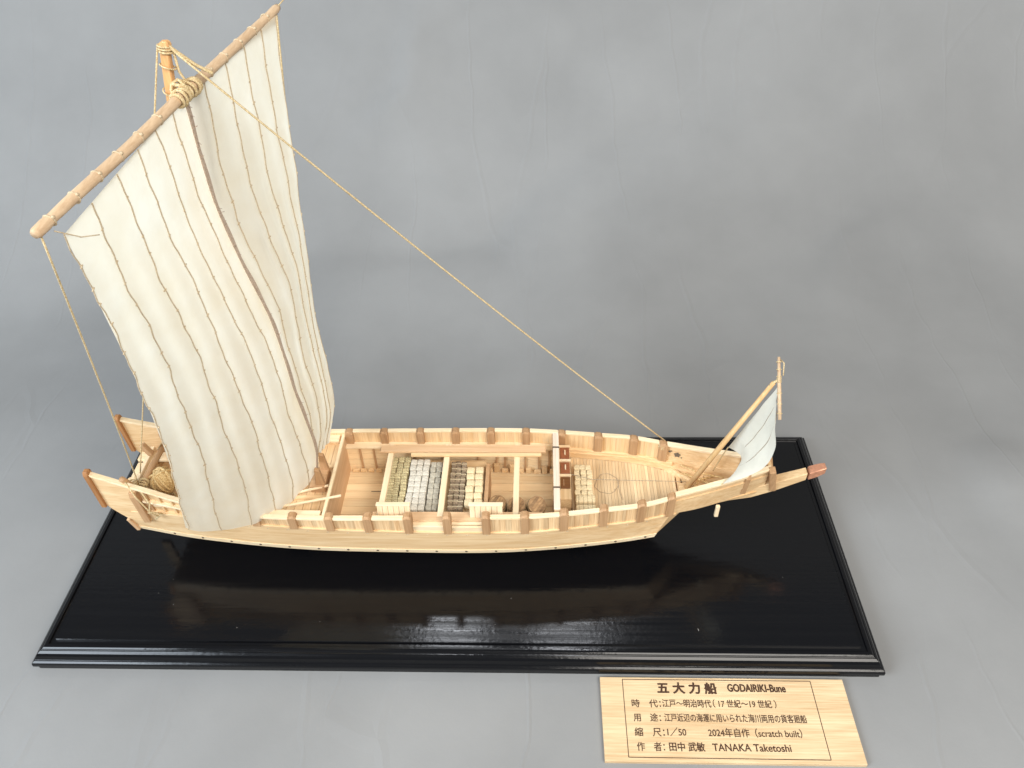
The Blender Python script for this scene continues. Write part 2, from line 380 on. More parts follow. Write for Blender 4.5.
# bottom
MB().loft([[(x, Y(-1, hb(x)-.1), bz(x)+.02), (x, Y(1, hb(x)-.1), bz(x)+.02), (x, Y(1, hb(x)-.1), bz(x)+.2), (x, Y(-1, hb(x)-.1), bz(x)+.2)] for x in lin_space(4.8, 33.5, 40)]).build('hull_bottom', M['hullX'], ship)
def side_pt(x, t):                            # half-width and height on the hull side, t from bottom 0 to ledge 1
    return lerp(hb(x), hw(x)-.05, t**.8), lerp(bz(x), lz(x), t)
def side_plank(s, t0, t1, x0, x1, mat, name, th=.14, out=0., slant=0.):
    xs = lin_space(x0, x1, 46); secs = []
    for i, x in enumerate(xs):
        f = max(0, (x-(x1-3))/3); xa, xb = x+slant*t0*f, x+slant*t1*f
        h0, z0 = side_pt(xa, t0); h1, z1 = side_pt(xb, t1)
        secs.append([(xa, Y(s, h0+out), z0), (xb, Y(s, h1+out), z1), (xb, Y(s, h1-th), z1), (xa, Y(s, h0-th), z0)])
    return MB().loft(secs).build(name, mat, ship)
for s in (-1, 1):
    p0 = side_plank(s, 0, .145, 4.7, 33.55, M['lightX'], 'bottom_strip', out=.035, slant=.75)
    side_plank(s, .15, .60, 4.6, 33.55, M['hullX'], 'lower_strake', out=.0, slant=.75)
    side_plank(s, .605, .93, 4.6, 33.55, M['hullX'], 'upper_strake', out=.012, slant=.75)
    # the ledge (wale) the bulwark stands on
    MB().loft([[(x, Y(s, hw(x)+.03), lz(x)-.10), (x, Y(s, hw(x)+.03), lz(x)+.02), (x, Y(s, hw(x)-.30), lz(x)+.02), (x, Y(s, hw(x)-.30), lz(x)-.10)] for x in lin_space(5, 34.6, 46)]).build('wale', M['hullX'], ship, bevel=.015)
    # slanted end of the lower hull at the bow and the lower stem behind it
    h0, z0 = side_pt(33.55, 0); h1, z1 = side_pt(34.25, .93)
    MB().loft([[(33.5, Y(s, h0), z0), (34.2, Y(s, h1), z1), (34.2, Y(s, h1-.14), z1), (33.5, Y(s, h0-.14), z0)],
               [(35.4, Y(s, .14), z0+.25), (36.4, Y(s, .14), z1), (36.4, Y(s, 0.01), z1), (35.4, Y(s, .01), z0+.25)]]).build('bow_end_plank', M['hullX'], ship)
    # nails along the bottom strip and under the wale
    if s < 0:
        for i in range(17):
            x = 6.8+i*1.64
            if x < 33.6:
                h, z = side_pt(x, .085); MB().lathe((x, Y(s, h+.03), z), (0, s, 0), [(.055, 0), (.075, .01), (.04, .03)], 8).build('nail', M['nail'], p0)
        for i in range(21):
            x = 11.6+i*1.07; h, z = side_pt(x, .86); MB().box(x-.06, x+.06, Y(s, h+.035), Y(s, h-.02), z-.02, z+.02).build('nail', M['cord'], p0)
# stern transom, with reddish end trims
MB().loft([[(4.62, Y(-1, 1.8), 4.3), (4.62, Y(1, 1.8), 4.3), (4.62, Y(1, 2.1), 6.3), (4.62, Y(-1, 2.1), 6.3)], [(4.8, Y(-1, 1.8), 4.3), (4.8, Y(1, 1.8), 4.3), (4.8, Y(1, 2.1), 6.3), (4.8, Y(-1, 2.1), 6.3)]]).build('transom', M['lightY'], ship)
for s in (-1, 1):
    MB().bar((4.62, Y(s, 1.86), 4.2), (4.45, Y(s, 1.98), 5.3), .2, .3, up=(0, s, 0)).build('stern_trim', M['redZ'], ship, bevel=.02)
# stern wings: the side boards rising aft of the transom
wl = interp([(3.7, 6.65), (4.1, 6.1), (4.7, 5.5), (5.6, 5.35), (8, 6.1), (11.4, 6.0)])
for s in (-1, 1):
    MB().loft([[(x, Y(s, hw(x)), wl(x)), (x, Y(s, hw(x)), rz(x)-.14), (x, Y(s, hw(x)-.16), rz(x)-.14), (x, Y(s, hw(x)-.16), wl(x))] for x in lin_space(3.75, 5.9, 12)]).build('stern_wing', M['hullX'], ship)
    MB().loft([[(x, Y(s, hw(x)-.20), lz(x)+.02), (x, Y(s, hw(x)-.16), rz(x)-.14), (x, Y(s, hw(x)-.3), rz(x)-.14), (x, Y(s, hw(x)-.34), lz(x)+.02)] for x in lin_space(5.9, 11.95, 16)]).build('bulwark_panel', M['tanX'], ship)
    for q in range(9):
        x = 6.3+q*.66; MB().bar((x, Y(s, hw(x)-.16), lz(x)+.02), (x, Y(s, hw(x)-.12), rz(x)-.15), .12, .09, up=(1, 0, 0)).build('panel_batten', M['brownZ' if q % 3 == 0 else 'hullZ'], ship)
    MB().loft([[(x, Y(s, hw(x)+.03), lerp(lz(x), rz(x), .42)), (x, Y(s, hw(x)+.03), lerp(lz(x), rz(x), .42)+.12), (x, Y(s, hw(x)-.2), lerp(lz(x), rz(x), .42)+.12), (x, Y(s, hw(x)-.2), lerp(lz(x), rz(x), .42))] for x in lin_space(6.0, 11.95, 16)]).build('stern_ledge', M['lightX'], ship, bevel=.015)
    MB().loft([[(x, Y(s, hw(x)+.06), rz(x)-.14), (x, Y(s, hw(x)+.06), rz(x)), (x, Y(s, hw(x)-.24), rz(x)), (x, Y(s, hw(x)-.24), rz(x)-.14)] for x in lin_space(3.7, 11.9, 26)]).build('rail_cap', M['lightX'], ship, bevel=.02)
    # brown post closing the wing, rounded head
    MB().loft([[(x, Y(s, hw(3.7)+.14), 6.5), (x, Y(s, hw(3.7)+.14), 9.1), (x, Y(s, hw(3.7)+.04), 9.3), (x, Y(s, hw(3.7)-.24), 9.3), (x, Y(s, hw(3.7)-.32), 9.15), (x, Y(s, hw(3.7)-.26), 6.5)] for x in (3.5, 3.78)]).build('wing_post', M['postZ'], ship, bevel=.04)
    # inner ledge plank along the stern
    MB().loft([[(x, Y(s, hw(x)-.16), 6.55), (x, Y(s, hw(x)-.16), 6.72), (x, Y(s, hw(x)-.62), 6.72), (x, Y(s, hw(x)-.62), 6.55)] for x in lin_space(6.2, 15.6, 22)]).build('inner_ledge', M['lightX'], ship, bevel=.02)
# bulwark stanchions and panels
ST = [12.2, 14.2, 16.15, 18.2, 20.32, 22.38, 24.43, 26.47, 28.52, 30.6, 32.6, 34.2]
for s in (-1, 1):
    for i, x in enumerate(ST):
        h = hw(x); z0 = lz(x)-.02; z1 = rz(x)+(.06 if s > 0 else -.02); w = .215; sl = (hw(x+.1)-hw(x-.1))/.2
        secs = []
        for dx in (-w, -w*.5, w*.5, w):
            c = 0.10 if abs(dx) > .15 else 0
            hh = h+sl*dx
            secs.append([(x+dx, Y(s, hh+.13), z0), (x+dx, Y(s, hh+.13), z1-.08-c), (x+dx, Y(s, hh+.02), z1-c), (x+dx, Y(s, hh-.30), z1-c), (x+dx, Y(s, hh-.36), z1-.12-c), (x+dx, Y(s, hh-.36), z0+.25)])
        MB().loft(secs).build('stanchion', M['brownZ'], ship, bevel=.012)
    for i in range(len(ST)-1):
        a, b = ST[i]+.22, ST[i+1]-.22
        opened = s < 0 and i in (4, 5)
        dn = .16 if s < 0 else 0
        top = lambda x: (lz(x)+.40 if opened else rz(x)-.13-dn)
        k = 1 if opened else 6; mb = MB()
        cc = [0]+[(q+random.uniform(-.25, .25))/6 for q in range(1, 6)]+[1]; CUT = {1: [0, 1], 6: cc}
        for j in range(k):
            cuts = CUT[k]; xa = lerp(a, b, cuts[j])+.003; xb = lerp(a, b, cuts[j+1])-.003; jt = random.uniform(-.012, .012)
            mb.loft([[(x, Y(s, hw(x)-.04+jt), lz(x)+.02), (x, Y(s, hw(x)-.02+jt), top(x)), (x, Y(s, hw(x)-.16+jt), top(x)), (x, Y(s, hw(x)-.18+jt), lz(x)+.02)] for x in lin_space(xa, xb, 3)])
        mb.build('bulwark_panel', M['lightX' if opened else 'slat' if s < 0 else 'hullZ'], ship)
        if not opened:
            MB().loft([[(x, Y(s, hw(x)+.07), rz(x)-.13-dn), (x, Y(s, hw(x)+.05), rz(x)+.01-dn), (x, Y(s, hw(x)-.2), rz(x)+.01-dn), (x, Y(s, hw(x)-.2), rz(x)-.13-dn)] for x in lin_space(a+.0, b, 6)]).build('rail_cap', M['lightX'], ship, bevel=.02)
    # inner waterway shelf at the foot of the bulwark
    MB().loft([[(x, Y(s, hw(x)-.18), 6.02), (x, Y(s, hw(x)-.18), 6.14), (x, Y(s, hw(x)-.66), 6.14), (x, Y(s, hw(x)-.66), 6.02)] for x in lin_space(15.9, 28.2, 22)]).build('side_deck', M['lightX'], ship, bevel=.015)
    MB().loft([[(x, Y(s, hw(x)-.17), 5.62), (x, Y(s, hw(x)-.17), 5.95), (x, Y(s, hw(x)-.34), 5.95), (x, Y(s, hw(x)-.34), 5.62)] for x in lin_space(28.7, 34.8, 14)]).build('stringer', M['hullX'], ship, bevel=.02)
    MB().loft([[(x, Y(s, max(.02, hw(x)-.24)), 5.43), (x, Y(s, max(.03, hw(x)-.2)), lz(x)+.06), (x, Y(s, max(0, hw(x)-.42)), lz(x)+.02), (x, Y(s, max(0, hw(x)-.42)), 5.38)] for x in lin_space(28.5, 39.2, 24)]).build('waterway', M['hullX'], ship)
    # inner skin of the hold
    nb = 4
    mb = MB()
    for j in range(nb):
        t0, t1 = j/nb+.008, (j+1)/nb-.008
        mb.loft([[(x, Y(s, lerp(hb(x)-.32, hw(x)-.5, t)), lerp(4.15, 6.0, t)) for t in (t0, t1)]+[(x, Y(s, lerp(hb(x)-.22, hw(x)-.4, t)), lerp(4.15, 6.0, t)) for t in (t1, t0)] for x in lin_space(15.9, 28.3, 20)])
    mb.build('hold_lining', M['floorX'], ship)
    for x in (16.7, 17.5, 18.35, 19.9, 21.5, 23.6, 24.7, 25.2, 26.4, 27.2, 27.8):
        MB().bar((x, Y(s, hb(x)-.38), 4.2), (x, Y(s, hw(x)-.57), 6.0), .09, .1, up=(1, 0, 0)).build('frame_rib', M['brownZ'], ship)
    mb = MB()
    for j in range(26):
        x = 16.1+j*.47
        mb.box(x, x+.40+random.uniform(-.12, 0), Y(s, hb(x)-.62), Y(s, hb(x)-.44), 4.28, 4.28+random.choice([.18, .32, .55, .62]) if x > 23.5 else 4.45)
    mb.build('inner_batten', M['hullZ'], ship)
# hold floor
mb = MB(); ys = lin_space(YC-2.55, YC+2.55, 10)
for a, b in zip(ys[:-1], ys[1:]): mb.box(15.9, 28.3, a+.012, b-.012, 4.02, 4.2+random.uniform(0, .012))
mb.build('hold_floor', M['floorX'], ship)
MB().box(17.4, 18.1, 9.1, 9.13, 4.2, 4.222).build('floor_slot', M['nail'], ship)
# bulkheads and beams
MB().loft([[(x, YC-hw(16)+.3, 6.65), (x, YC+hw(16)-.3, 6.65), (x, YC+hb(16)-.2, 4.15), (x, YC-hb(16)+.2, 4.15)] for x in (15.72, 15.9)]).build('aft_bulkhead', M['redY'], ship)
MB().box(15.74, 15.92, YC-hw(16)+.2, YC+hw(16)-.1, 6.65, 6.82).build('bulkhead_cap', M['lightY'], ship, bevel=.02)
for x, y0, y1 in ((18.7, -2.6, 2.6), (21.95, -2.6, 2.6), (25.97, -2.6, 2.6)):
    MB().box(x-.16, x+.16, YC+y0, YC+y1, 6.15, 6.36).build('deck_beam', M['lightY'], ship, bevel=.02)
MB().box(28.02, 28.30, YC-2.65, YC+2.95, 4.1, 6.95).build('fore_bulkhead', M['tanY'], ship)
f = MB().box(28.0, 28.34, YC-2.7, YC+3.0, 6.95, 7.1).build('bulkhead_cap', M['weather'], ship, bevel=.03)
for y in (9.95, 7.05): MB().box(27.98, 28.36, y-.05, y+.05, 6.93, 7.12).build('cap_clamp', M['nail'], f)
# walkway planks lying along both edges of the hold
MB().box(18.1, 27.6, 10.17, 10.66, 6.36, 6.5).build('walkway_plank', M['redX'], ship, bevel=.015)
MB().box(19.9, 27.35, 9.86, 10.08, 6.36, 6.54).build('walkway_rod', M['hullX'], ship, bevel=.03)
MB().box(18.3, 27.4, 5.45, 6.02, 6.15, 6.30).build('walkway_plank', M['redX'], ship, bevel=.015)
# aft deck: planks, step, rods are things of their own
mb = MB(); xs = lin_space(4.9, 15.66, 25)
for a, b in zip(xs[:-1], xs[1:]):
    h = hw((a+b)/2)-.2; mb.box(a+.012, b-.012, YC-h, YC+h, 5.86, 5.98+random.uniform(0, .01))
mb.build('aft_deck', M['hullY'], ship)
for y in (7.15, 9.4): MB().box(9.5, 15.66, y-.12, y+.12, 5.99, 6.15).build('deck_joist', M['hullX'], ship, bevel=.02)
MB().box(11.9, 13.9, 7.35, 9.25, 6.0, 6.4).build('deck_hatch', M['hullY'], ship, bevel=.03)
# mast, mast step and cheeks
mast = MB().loft([[(lerp(9.6, 14.02, t)+dx*lerp(.30, .16, t), YC+dy*lerp(.30, .16, t), lerp(5.9, 29.7, t)) for dx, dy in ((-1, -1), (1, -1), (1, 1), (-1, 1))] for t in lin_space(0, 1, 12)]).build('mast', M['mast'], ship, bevel=.04)
mb = MB(); mb.box(14.55, 15.4, 7.55, 9.0, 5.98, 6.55)
mb.build('deck_block', M['brownX'], ship, bevel=.05)
for y in (7.75, 8.85): MB().loft([[(14.9, y-.12, 6.55), (15.4, y-.12, 6.55), (15.3, y-.12, 7.7), (15.05, y-.12, 7.8)], [(14.9, y+.12, 6.55), (15.4, y+.12, 6.55), (15.3, y+.12, 7.7), (15.05, y+.12, 7.8)]]).build('block_cheek', M['brownZ'], ship, bevel=.03)
hd = MB().loft([[(13.98-.2*k, YC-.16*k, 29.5), (13.98+.2*k, YC-.16*k, 29.5), (13.98+.2*k, YC+.16*k, 29.5), (13.98-.2*k, YC+.16*k, 29.5)] if False else [(14.02+zz*.18+dx*k, YC+dy*k, 29.6+zz) for dx, dy in ((-1, -1), (1, -1), (1, 1), (-1, 1))] for zz, k in ((-.1, .17), (.25, .19), (.4, .14))]).build('mast_head', M['mast'], mast, bevel=.05)
mb = MB()
for k in range(3): mb.ring((14.03, YC, 29.62+k*.1), (.18, .1, 1), .23, .04, 16, 6)
for k in range(3): mb.ring((13.93-.18*k, YC, 29.1-k*.9), (.4, .2*(-1)**k, 1), .28, .03, 16, 6)
mb.tube([(14.3, 8.3, 29.7), (14.25, 8.35, 28.9), (14.5, 8.2, 28.5)], .05, 6)
mb.build('mast_lashing', M['rope'], mast, smooth=True)
# yard
YA, YB = Vector((12.55, -.45, 27.5)), Vector((16.15, 15.25, 28.98))
yd = (YB-YA); yax = yd.normalized()
def yp(t, off=(0, 0, 0)): return YA+yd*t+Vector(off)
prof = [(0, .19), (.006, .26), (.03, .275), (.05, .235), (.1, .255), (.3, .27), (.5, .285), (.7, .275), (.95, .25), (.985, .26), (1, .2)]
yard = MB().tube([yp(t)+Vector((.02*math.sin(t*9), 0, .03*math.sin(t*13))) for t, r in prof], [r*.69 for t, r in prof], 14).build('yard', M['yard'], ship, smooth=True)
mb = MB()
for k in range(7): mb.ring(yp(.495+.0135*k), yax+Vector((.12*math.sin(k*2.1), 0, .1*math.cos(k*3))), .25+.03*math.sin(k*1.7), .065, 18, 6)
mb.ring(yp(.545, (-.12, 0, .08)), Vector((.7, .6, .4)), .36, .055, 18, 6); mb.ring(yp(.53, (-.12, 0, .08)), Vector((.7, -.5, .4)), .38, .055, 18, 6)
mb.tube([yp(.53, (.2, 0, .2)), yp(.52, (-.2, 0, .4)), (13.9, 8.2, 28.5), (13.6, 8.4, 28.0)], .07, 6)
mb.build('yard_lashing', M['rope'], yard, smooth=True)

# ---- main sail: two halves, each bellied, laced down the middle
NE = [(13.0, .15, 27.25), (12.63, .8, 24.52), (11.9, 1.8, 19.2), (11.21, 2.4, 14.68), (9.98, 3.0, 8.83)]
CE = [(14.36, 7.8, 28.2), (14.2, 7.95, 23.95), (14.5, 7.95, 20.97), (15.05, 7.95, 17.87), (15.17, 7.95, 13.42), (15.35, 8.0, 9.16), (15.1, 8.0, 7.5)]
FE = [(16.2, 14.5, 28.85), (16.02, 13.6, 24.27), (16.01, 12.9, 21.13), (15.85, 11.9, 16.2), (16.0, 10.6, 10.28), (15.35, 10.2, 7.44)]
def along(pts):
    ds = [0]
    for a, b in zip(pts[:-1], pts[1:]): ds.append(ds[-1]+(Vector(b)-Vector(a)).length)
    T = ds[-1]; fs = [interp([(d/T, p[i]) for d, p in zip(ds, pts)]) for i in range(3)]
    return lambda t: Vector((fs[0](t), fs[1](t), fs[2](t)))
nE, cE, fE = along(NE), along(CE), along(FE)
SN = Vector((.95, -.3, .05))
def left(u, v):
    p = nE(v).lerp(cE(v), u)
    # foot dips between its corners
    p.z -= 1.75*max(0, math.sin(math.pi*u))**.65*(max(0, v-.5)/.5)**2
    p += SN*(.22*math.sin(math.pi*u)*math.sin(math.pi*v*.86)-.045*math.cos(u*6.2*math.pi*2)*min(1, v*5))
    p += (1-.7*abs(2*u-1)**3)*(SN*.17*noise.noise(Vector((u*2.6, v*5.2, 1.3)))+SN*.06*noise.noise(Vector((u*9, v*13, 4.3))))*min(1, v*6)
    # the cloth hangs a little below the yard near its outer end
    p.z -= .12*(1-u)*(1-v)**6
    return p
def right(u, v):
    c = cE(v)+Vector((-.5, .1, 0))*min(1, .25+v*3); p = c.lerp(fE(v), u)
    p += SN*(.45*math.sin(math.pi*u)*math.sin(math.pi*v*.9)-.06*math.cos(u*5*math.pi*2)*min(1, v*5))
    p += (SN*.2*noise.noise(Vector((u*3.1, v*5.2, 7.3)))+SN*.07*noise.noise(Vector((u*9, v*13, 8.3))))*min(1, v*6)
    return p
def cloth(fn, name, nu, nv, mat='sail'):
    vs = [fn(i/(nu-1), j/(nv-1)) for j in range(nv) for i in range(nu)]
    fs = [(j*nu+i, j*nu+i+1, (j+1)*nu+i+1, (j+1)*nu+i) for j in range(nv-1) for i in range(nu-1)]
    o = MB().add(vs, fs).build(name, M[mat], ship, smooth=True)
    return o
sl = cloth(left, 'main_sail', 50, 70); sr = cloth(right, 'main_sail', 40, 70)
def seam(fn, u, parent, v0=-.0, edge=False):
    mb = MB(); pts = []; nv = 60
    wob = random.uniform(0, 9)
    for j in range(nv):
        v = j/(nv-1); p = fn(u+.006*math.sin(v*17+wob)+.004*math.sin(v*43+wob)+.003*math.sin(v*97+2*wob), v); pts.append(p+SN*(.035 if not edge else 0))
    mb.tube(pts, .026, 5)
    for k in range(1, 16):
        v = (k+random.uniform(-.3, .3))/16; p = fn(u+.006*math.sin(v*17+wob)+.004*math.sin(v*43+wob), v)+SN*.04
        q = (fn(min(1, u+.01), v)-fn(u-.01, v)).normalized(); r = random.uniform(.04, .075)
        mb.bar(p-q*r-Vector((0, 0, .03)), p+q*r+Vector((0, 0, .03)), .035, .035)
    return mb.build('seam_cord', M['cord'], parent)
for u in (.19, .385, .565, .735, .885): seam(left, u, sl)
for u in (.22, .42, .62, .82): seam(right, u, sr)
seam(left, 0.004, sl, edge=True); seam(right, .996, sr, edge=True)
# frayed lacing strip between the halves
mb = MB(); secs = []
for j in range(60):
    v = j/59; p = left(1, v); q = right(0, v); w_ = .22+.05*math.sin(v*50)
    secs.append([p+SN*.05+Vector((0, -.02, 0)), p+SN*.05+Vector((0, w_, -.03)), p-SN*.06+Vector((0, w_, -.03)), p-SN*.06+Vector((0, -.02, 0))])
mb.loft(secs)
for k in range(60):
    v = random.random(); p = left(1, v)+SN*random.uniform(0, .1); mb.bar(p, p+Vector((random.uniform(-.05, .1), random.uniform(-.1, .3), random.uniform(-.25, .1))), .02, .02)
mb.build('sail_lacing', M['fringe'], sl)
# head lashings joining the sail to the yard
for k in range(13):
    t = .045+k*.0735
    if .47 < t < .62: continue
    mb = MB(); mb.ring(yp(t), yax+Vector((.1*math.sin(k*5), 0, .15*math.cos(k*4))), .192, .03, 16, 6)
    mb.blob(yp(t, (.16, -.02, .12)), .07, .07, .06, 8, 5)
    mb.build('head_lashing', M['cord'], yard, smooth=True)

# ---- rigging
def rope(pts, r=.045, name='rope', mat='rope', sag=0, n=16, parent=None):
    pts = [Vector(p) for p in pts]; out = []
    for i, (a, b) in enumerate(zip(pts[:-1], pts[1:])):
        for k in range(n):
            t = k/n; out.append(a.lerp(b, t)-Vector((0, 0, sag*4*t*(1-t))))
    out.append(pts[-1])
    return MB().tube(out, r, 6).build(name, M[mat], parent or ship, smooth=True)
rope([(14.1, 8.2, 29.95), (14.9, 8.4, 29.1), (15.4, 8.5, 28.75)], .065, 'forestay_tail')
rope([(14.05, 8.2, 30.0), (34.3, 10.3, 7.25)], .04, 'forestay', sag=.25)
rope([(13.85, 8.2, 29.9), (4.9, 8.1, 6.7)], .035, 'backstay')
rope([yp(.012, (0, 0, -.2)), (5.45, 7.0, 7.15)], .034, 'brace', sag=.5)
rope([yp(.988, (0, 0, -.2)), (15.2, 14.2, 20), (5.5, 9.7, 7.2)], .04, 'brace')
rope([yp(.992, (.1, 0, .1)), yp(1.02, (.25, .3, .25)), yp(1.03, (.35, .55, .45)), yp(1.035, (.45, .9, .42))], .03, 'rope_end', n=5)
rope([yp(.03, (.2, 0, -.2)), yp(.06, (.5, 0, -.75)), yp(.085, (.75, 0, -.95))], .02, 'rope_end', 'cord', n=5)
rope([(34.3, 10.3, 7.25), (34.3, 10.15, 7.0), (34.4, 10.05, 6.4)], .045, 'rope_end', n=4)
# lashing round the top of the fore bulwark post
mb = MB()
for k in range(3): mb.ring((34.2, YC+hw(34.2)-.1, 7.1-.1*k), (0, .1, 1), .24, .04, 14, 5)
mb.build('stay_lashing', M['rope'], ship, smooth=True)
# ---- stern fittings
cb = MB().tube([(5.63, 6.25, 7.28), (5.72, 8.3, 7.3), (5.8, 10.3, 7.28)], [.15, .17, .15], 10).build('stern_crossbeam', M['brownY'], ship, smooth=True)
mb = MB()
for k in range(7): mb.ring((5.66, 6.75+k*.09, 7.29), (.15*math.sin(k*2), 1, .2*math.cos(k*3)), .24, .05, 14, 5)
mb.tube([(5.5, 7.0, 7.4), (6.0, 6.7, 7.0), (6.6, 6.9, 6.3), (6.1, 7.3, 6.1), (6.9, 7.4, 6.1), (7.4, 6.8, 6.15)], .05, 6)
mb.tube([(5.6, 6.8, 7.3), (5.9, 6.5, 6.7), (6.3, 6.3, 6.2)], .05, 6)
mb.tube([(5.45, 6.5, 8.2), (5.6, 6.05, 8.62), (5.9, 5.82, 7.7), (6.3, 5.72, 6.6), (6.9, 5.78, 6.35), (6.4, 5.75, 5.95)], .045, 6)
mb.tube([(5.7, 6.6, 7.4), (6.2, 6.0, 7.95), (6.5, 5.78, 7.2), (6.25, 5.74, 6.5), (6.7, 5.76, 6.15)], .045, 6)
mb.tube([(5.5, 7.0, 7.5), (6.3, 6.6, 7.3), (6.9, 6.1, 7.75), (7.0, 6.4, 7.0), (6.4, 6.9, 6.6)], .045, 6)
for k in range(4): mb.ring((5.4+.02*k, 6.75, 7.4+.16*k), (.1*math.sin(k*3), .3, 1), .2, .045, 14, 5)
mb.build('brace_lashing', M['rope'], cb, smooth=True)
for s in (-1, 1):
    x = 5.73; h = hw(x)
    MB().loft([[(x+dx, Y(s, h+.12), 5.4), (x+dx, Y(s, h+.2), 7.65), (x+dx, Y(s, h+.1), 7.9), (x+dx, Y(s, h-.3), 8.0), (x+dx, Y(s, h-.38), 7.9), (x+dx, Y(s, h-.3), 6.0)] for dx in (-.2, .2)]).build('stanchion', M['brownZ'], ship, bevel=.03)
MB().box(4.85, 5.1, YC-1.85, YC+1.85, 6.2, 7.0).build('stern_rail', M['lightY'], ship, bevel=.03)
MB().box(4.2, 4.75, 7.3, 9.4, 6.25, 6.45).build('stern_sill', M['lightY'], ship, bevel=.03)
MB().box(4.3, 6.2, 9.3, 9.9, 6.6, 6.78).build('stern_plank', M['lightX'], ship, bevel=.02)
rd = MB().loft([[(x, YC-.13, z0), (x, YC+.13, z0), (x, YC+.13, z1), (x, YC-.13, z1)] for x, z0, z1 in ((3.9, 2.6, 6.2), (4.5, 2.6, 6.5))]).build('rudder', M['hullZ'], ship, bevel=.03)
MB().tube([(5.43, 6.15, 8.78), (5.37, 6.9, 7.0)], .16, 10).build('stern_spar', M['brownZ'], ship, smooth=True)
MB().bar((5.35, 9.25, 7.3), (5.0, 9.3, 8.05), .32, .3, up=(0, 1, 0)).build('stern_bitt', M['brownZ'], ship, bevel=.04)
MB().bar((4.95, 7.0, 6.3), (4.95, 9.6, 6.3), .5, .9).build('stern_board', M['lightY'], ship, bevel=.02)

# ---- fore deck
mb = MB(); xs = lin_space(29.05, 34.9, 33)
for a, b in zip(xs[:-1], xs[1:]):
    h = lambda x: hw(x)-.17-.28*max(0, min(1, (x-33.7)/.5))
    zt = 5.34+random.uniform(0, .012)
    mb.loft([[(x, YC-h(x), 5.2), (x, YC+h(x), 5.2), (x, YC+h(x), zt), (x, YC-h(x), zt)] for x in (a+.006, b-.006)])
mb.build('fore_deck', M['deckY'], ship)
MB().loft([[(x, YC-hw(x)+.5, 5.1), (x, YC+hw(x)-.5, 5.1), (x, YC+hw(x)-.5, 5.19), (x, YC-hw(x)+.5, 5.19)] for x in (28.3, 30, 32, 34, 35, 36.5)]).build('deck_bearer', M['brownX'], ship)
MB().loft([[(x, YC-hw(x)+.45, 5.2), (x, YC+hw(x)-.45, 5.2), (x, YC+hw(x)-.34, 5.42), (x, YC-hw(x)+.34, 5.42)] for x in (34.98, 35.18)]).build('deck_beam', M['hullY'], ship, bevel=.02)
MB().loft([[(x, YC-hw(x)+.24, 5.42), (x, YC+hw(x)-.24, 5.42), (x, YC+hw(x)-.24, 5.5), (x, YC-hw(x)+.24, 5.5)] for x in (35.26, 35.9, 36.5)]).build('bow_hatch', M['tanY'], ship, bevel=.02)
MB().loft([[(x, YC-max(.1, hw(x)-.3), 5.47), (x, YC+max(.1, hw(x)-.3), 5.47), (x, YC+max(.1, hw(x)-.3), 5.56), (x, YC-max(.1, hw(x)-.3), 5.56)] for x in (36.52, 37.5, 38.5, 39.3)]).build('bow_floor', M['tanX'], ship)
# ---- bow: two tiers of planks each side
for s in (-1, 1):
    for za, zb, o_, nm, mt in ((0.0, .40, .0, 'bow_strake', 'hullX'), (.41, .72, .05, 'bow_strake', 'hullX'), (.73, .93, .0, 'bow_strake', 'hullX')):
        secs = []
        for x in lin_space(34.15, 39.55, 16):
            z0, z1 = lerp(lz(x), rz(x), za), lerp(lz(x), rz(x), zb); ha = hw(x)-.35*(1-za)*max(0, (x-34.2)/5.4)+o_; hb_ = hw(x)-.35*(1-zb)*max(0, (x-34.2)/5.4)+o_
            ha = max(ha, .24); hb_ = max(hb_, .28)
            secs.append([(x, Y(s, ha), z0), (x, Y(s, hb_), z1), (x, Y(s, hb_-.18), z1), (x, Y(s, ha-.18), z0)])
        MB().loft(secs).build(nm, M[mt], ship)
    MB().loft([[(x, Y(s, hw(x)+.06), rz(x)-.14), (x, Y(s, hw(x)+.05), rz(x)+.02), (x, Y(s, hw(x)-.26), rz(x)+.02), (x, Y(s, hw(x)-.26), rz(x)-.14)] for x in lin_space(34.4, 39.6, 14)]).build('rail_cap', M['lightX'], ship, bevel=.02)
    x = 38.35
    MB().loft([[(x+dx, Y(s, hw(x)-.12), 5.85), (x+dx, Y(s, hw(x)+.12), 7.3), (x+dx, Y(s, hw(x)+.02), 7.6), (x+dx, Y(s, hw(x)-.3), 7.6), (x+dx, Y(s, hw(x)-.34), 6.0)] for dx in (-.13, .13)]).build('stanchion', M['brownZ'], ship, bevel=.02)
    MB().bar((40.05, Y(s, .16), 5.75), (39.62, Y(s, .52), 7.68), .42, .34, up=(1, 0, 0)).build('bow_post', M['brownZ'], ship, bevel=.03)
MB().box(39.5, 39.72, YC-.5, YC+.5, 7.42, 7.56).build('bow_crossbar', M['tanY'], ship, bevel=.03)
stem = MB().loft([[(x, YC-w_, z-h_), (x, YC+w_, z-h_), (x, YC+w_, z+h_), (x, YC-w_, z+h_)] for x, z, w_, h_ in ((33.4, 4.3, .2, .25), (36.5, 4.85, .26, .4), (39.0, 5.52, .3, .42), (40.2, 6.02, .28, .36), (41.7, 6.78, .24, .26))]).build('stem', M['tanX'], ship, bevel=.03)
MB().loft([[(x, YC-w_, z-h_), (x, YC+w_, z-h_), (x, YC+w_, z+h_), (x, YC-w_, z+h_)] for x, z, w_, h_ in ((41.8, 6.82, .265, .285), (42.25, 7.05, .26, .275), (42.62, 7.24, .22, .22))]).build('copper_cap', M['copper'], stem, bevel=.04)
MB().box(36.87, 37.08, 7.0, 7.2, 4.62, 5.5).build('peg', M['lightZ'], ship, bevel=.03)
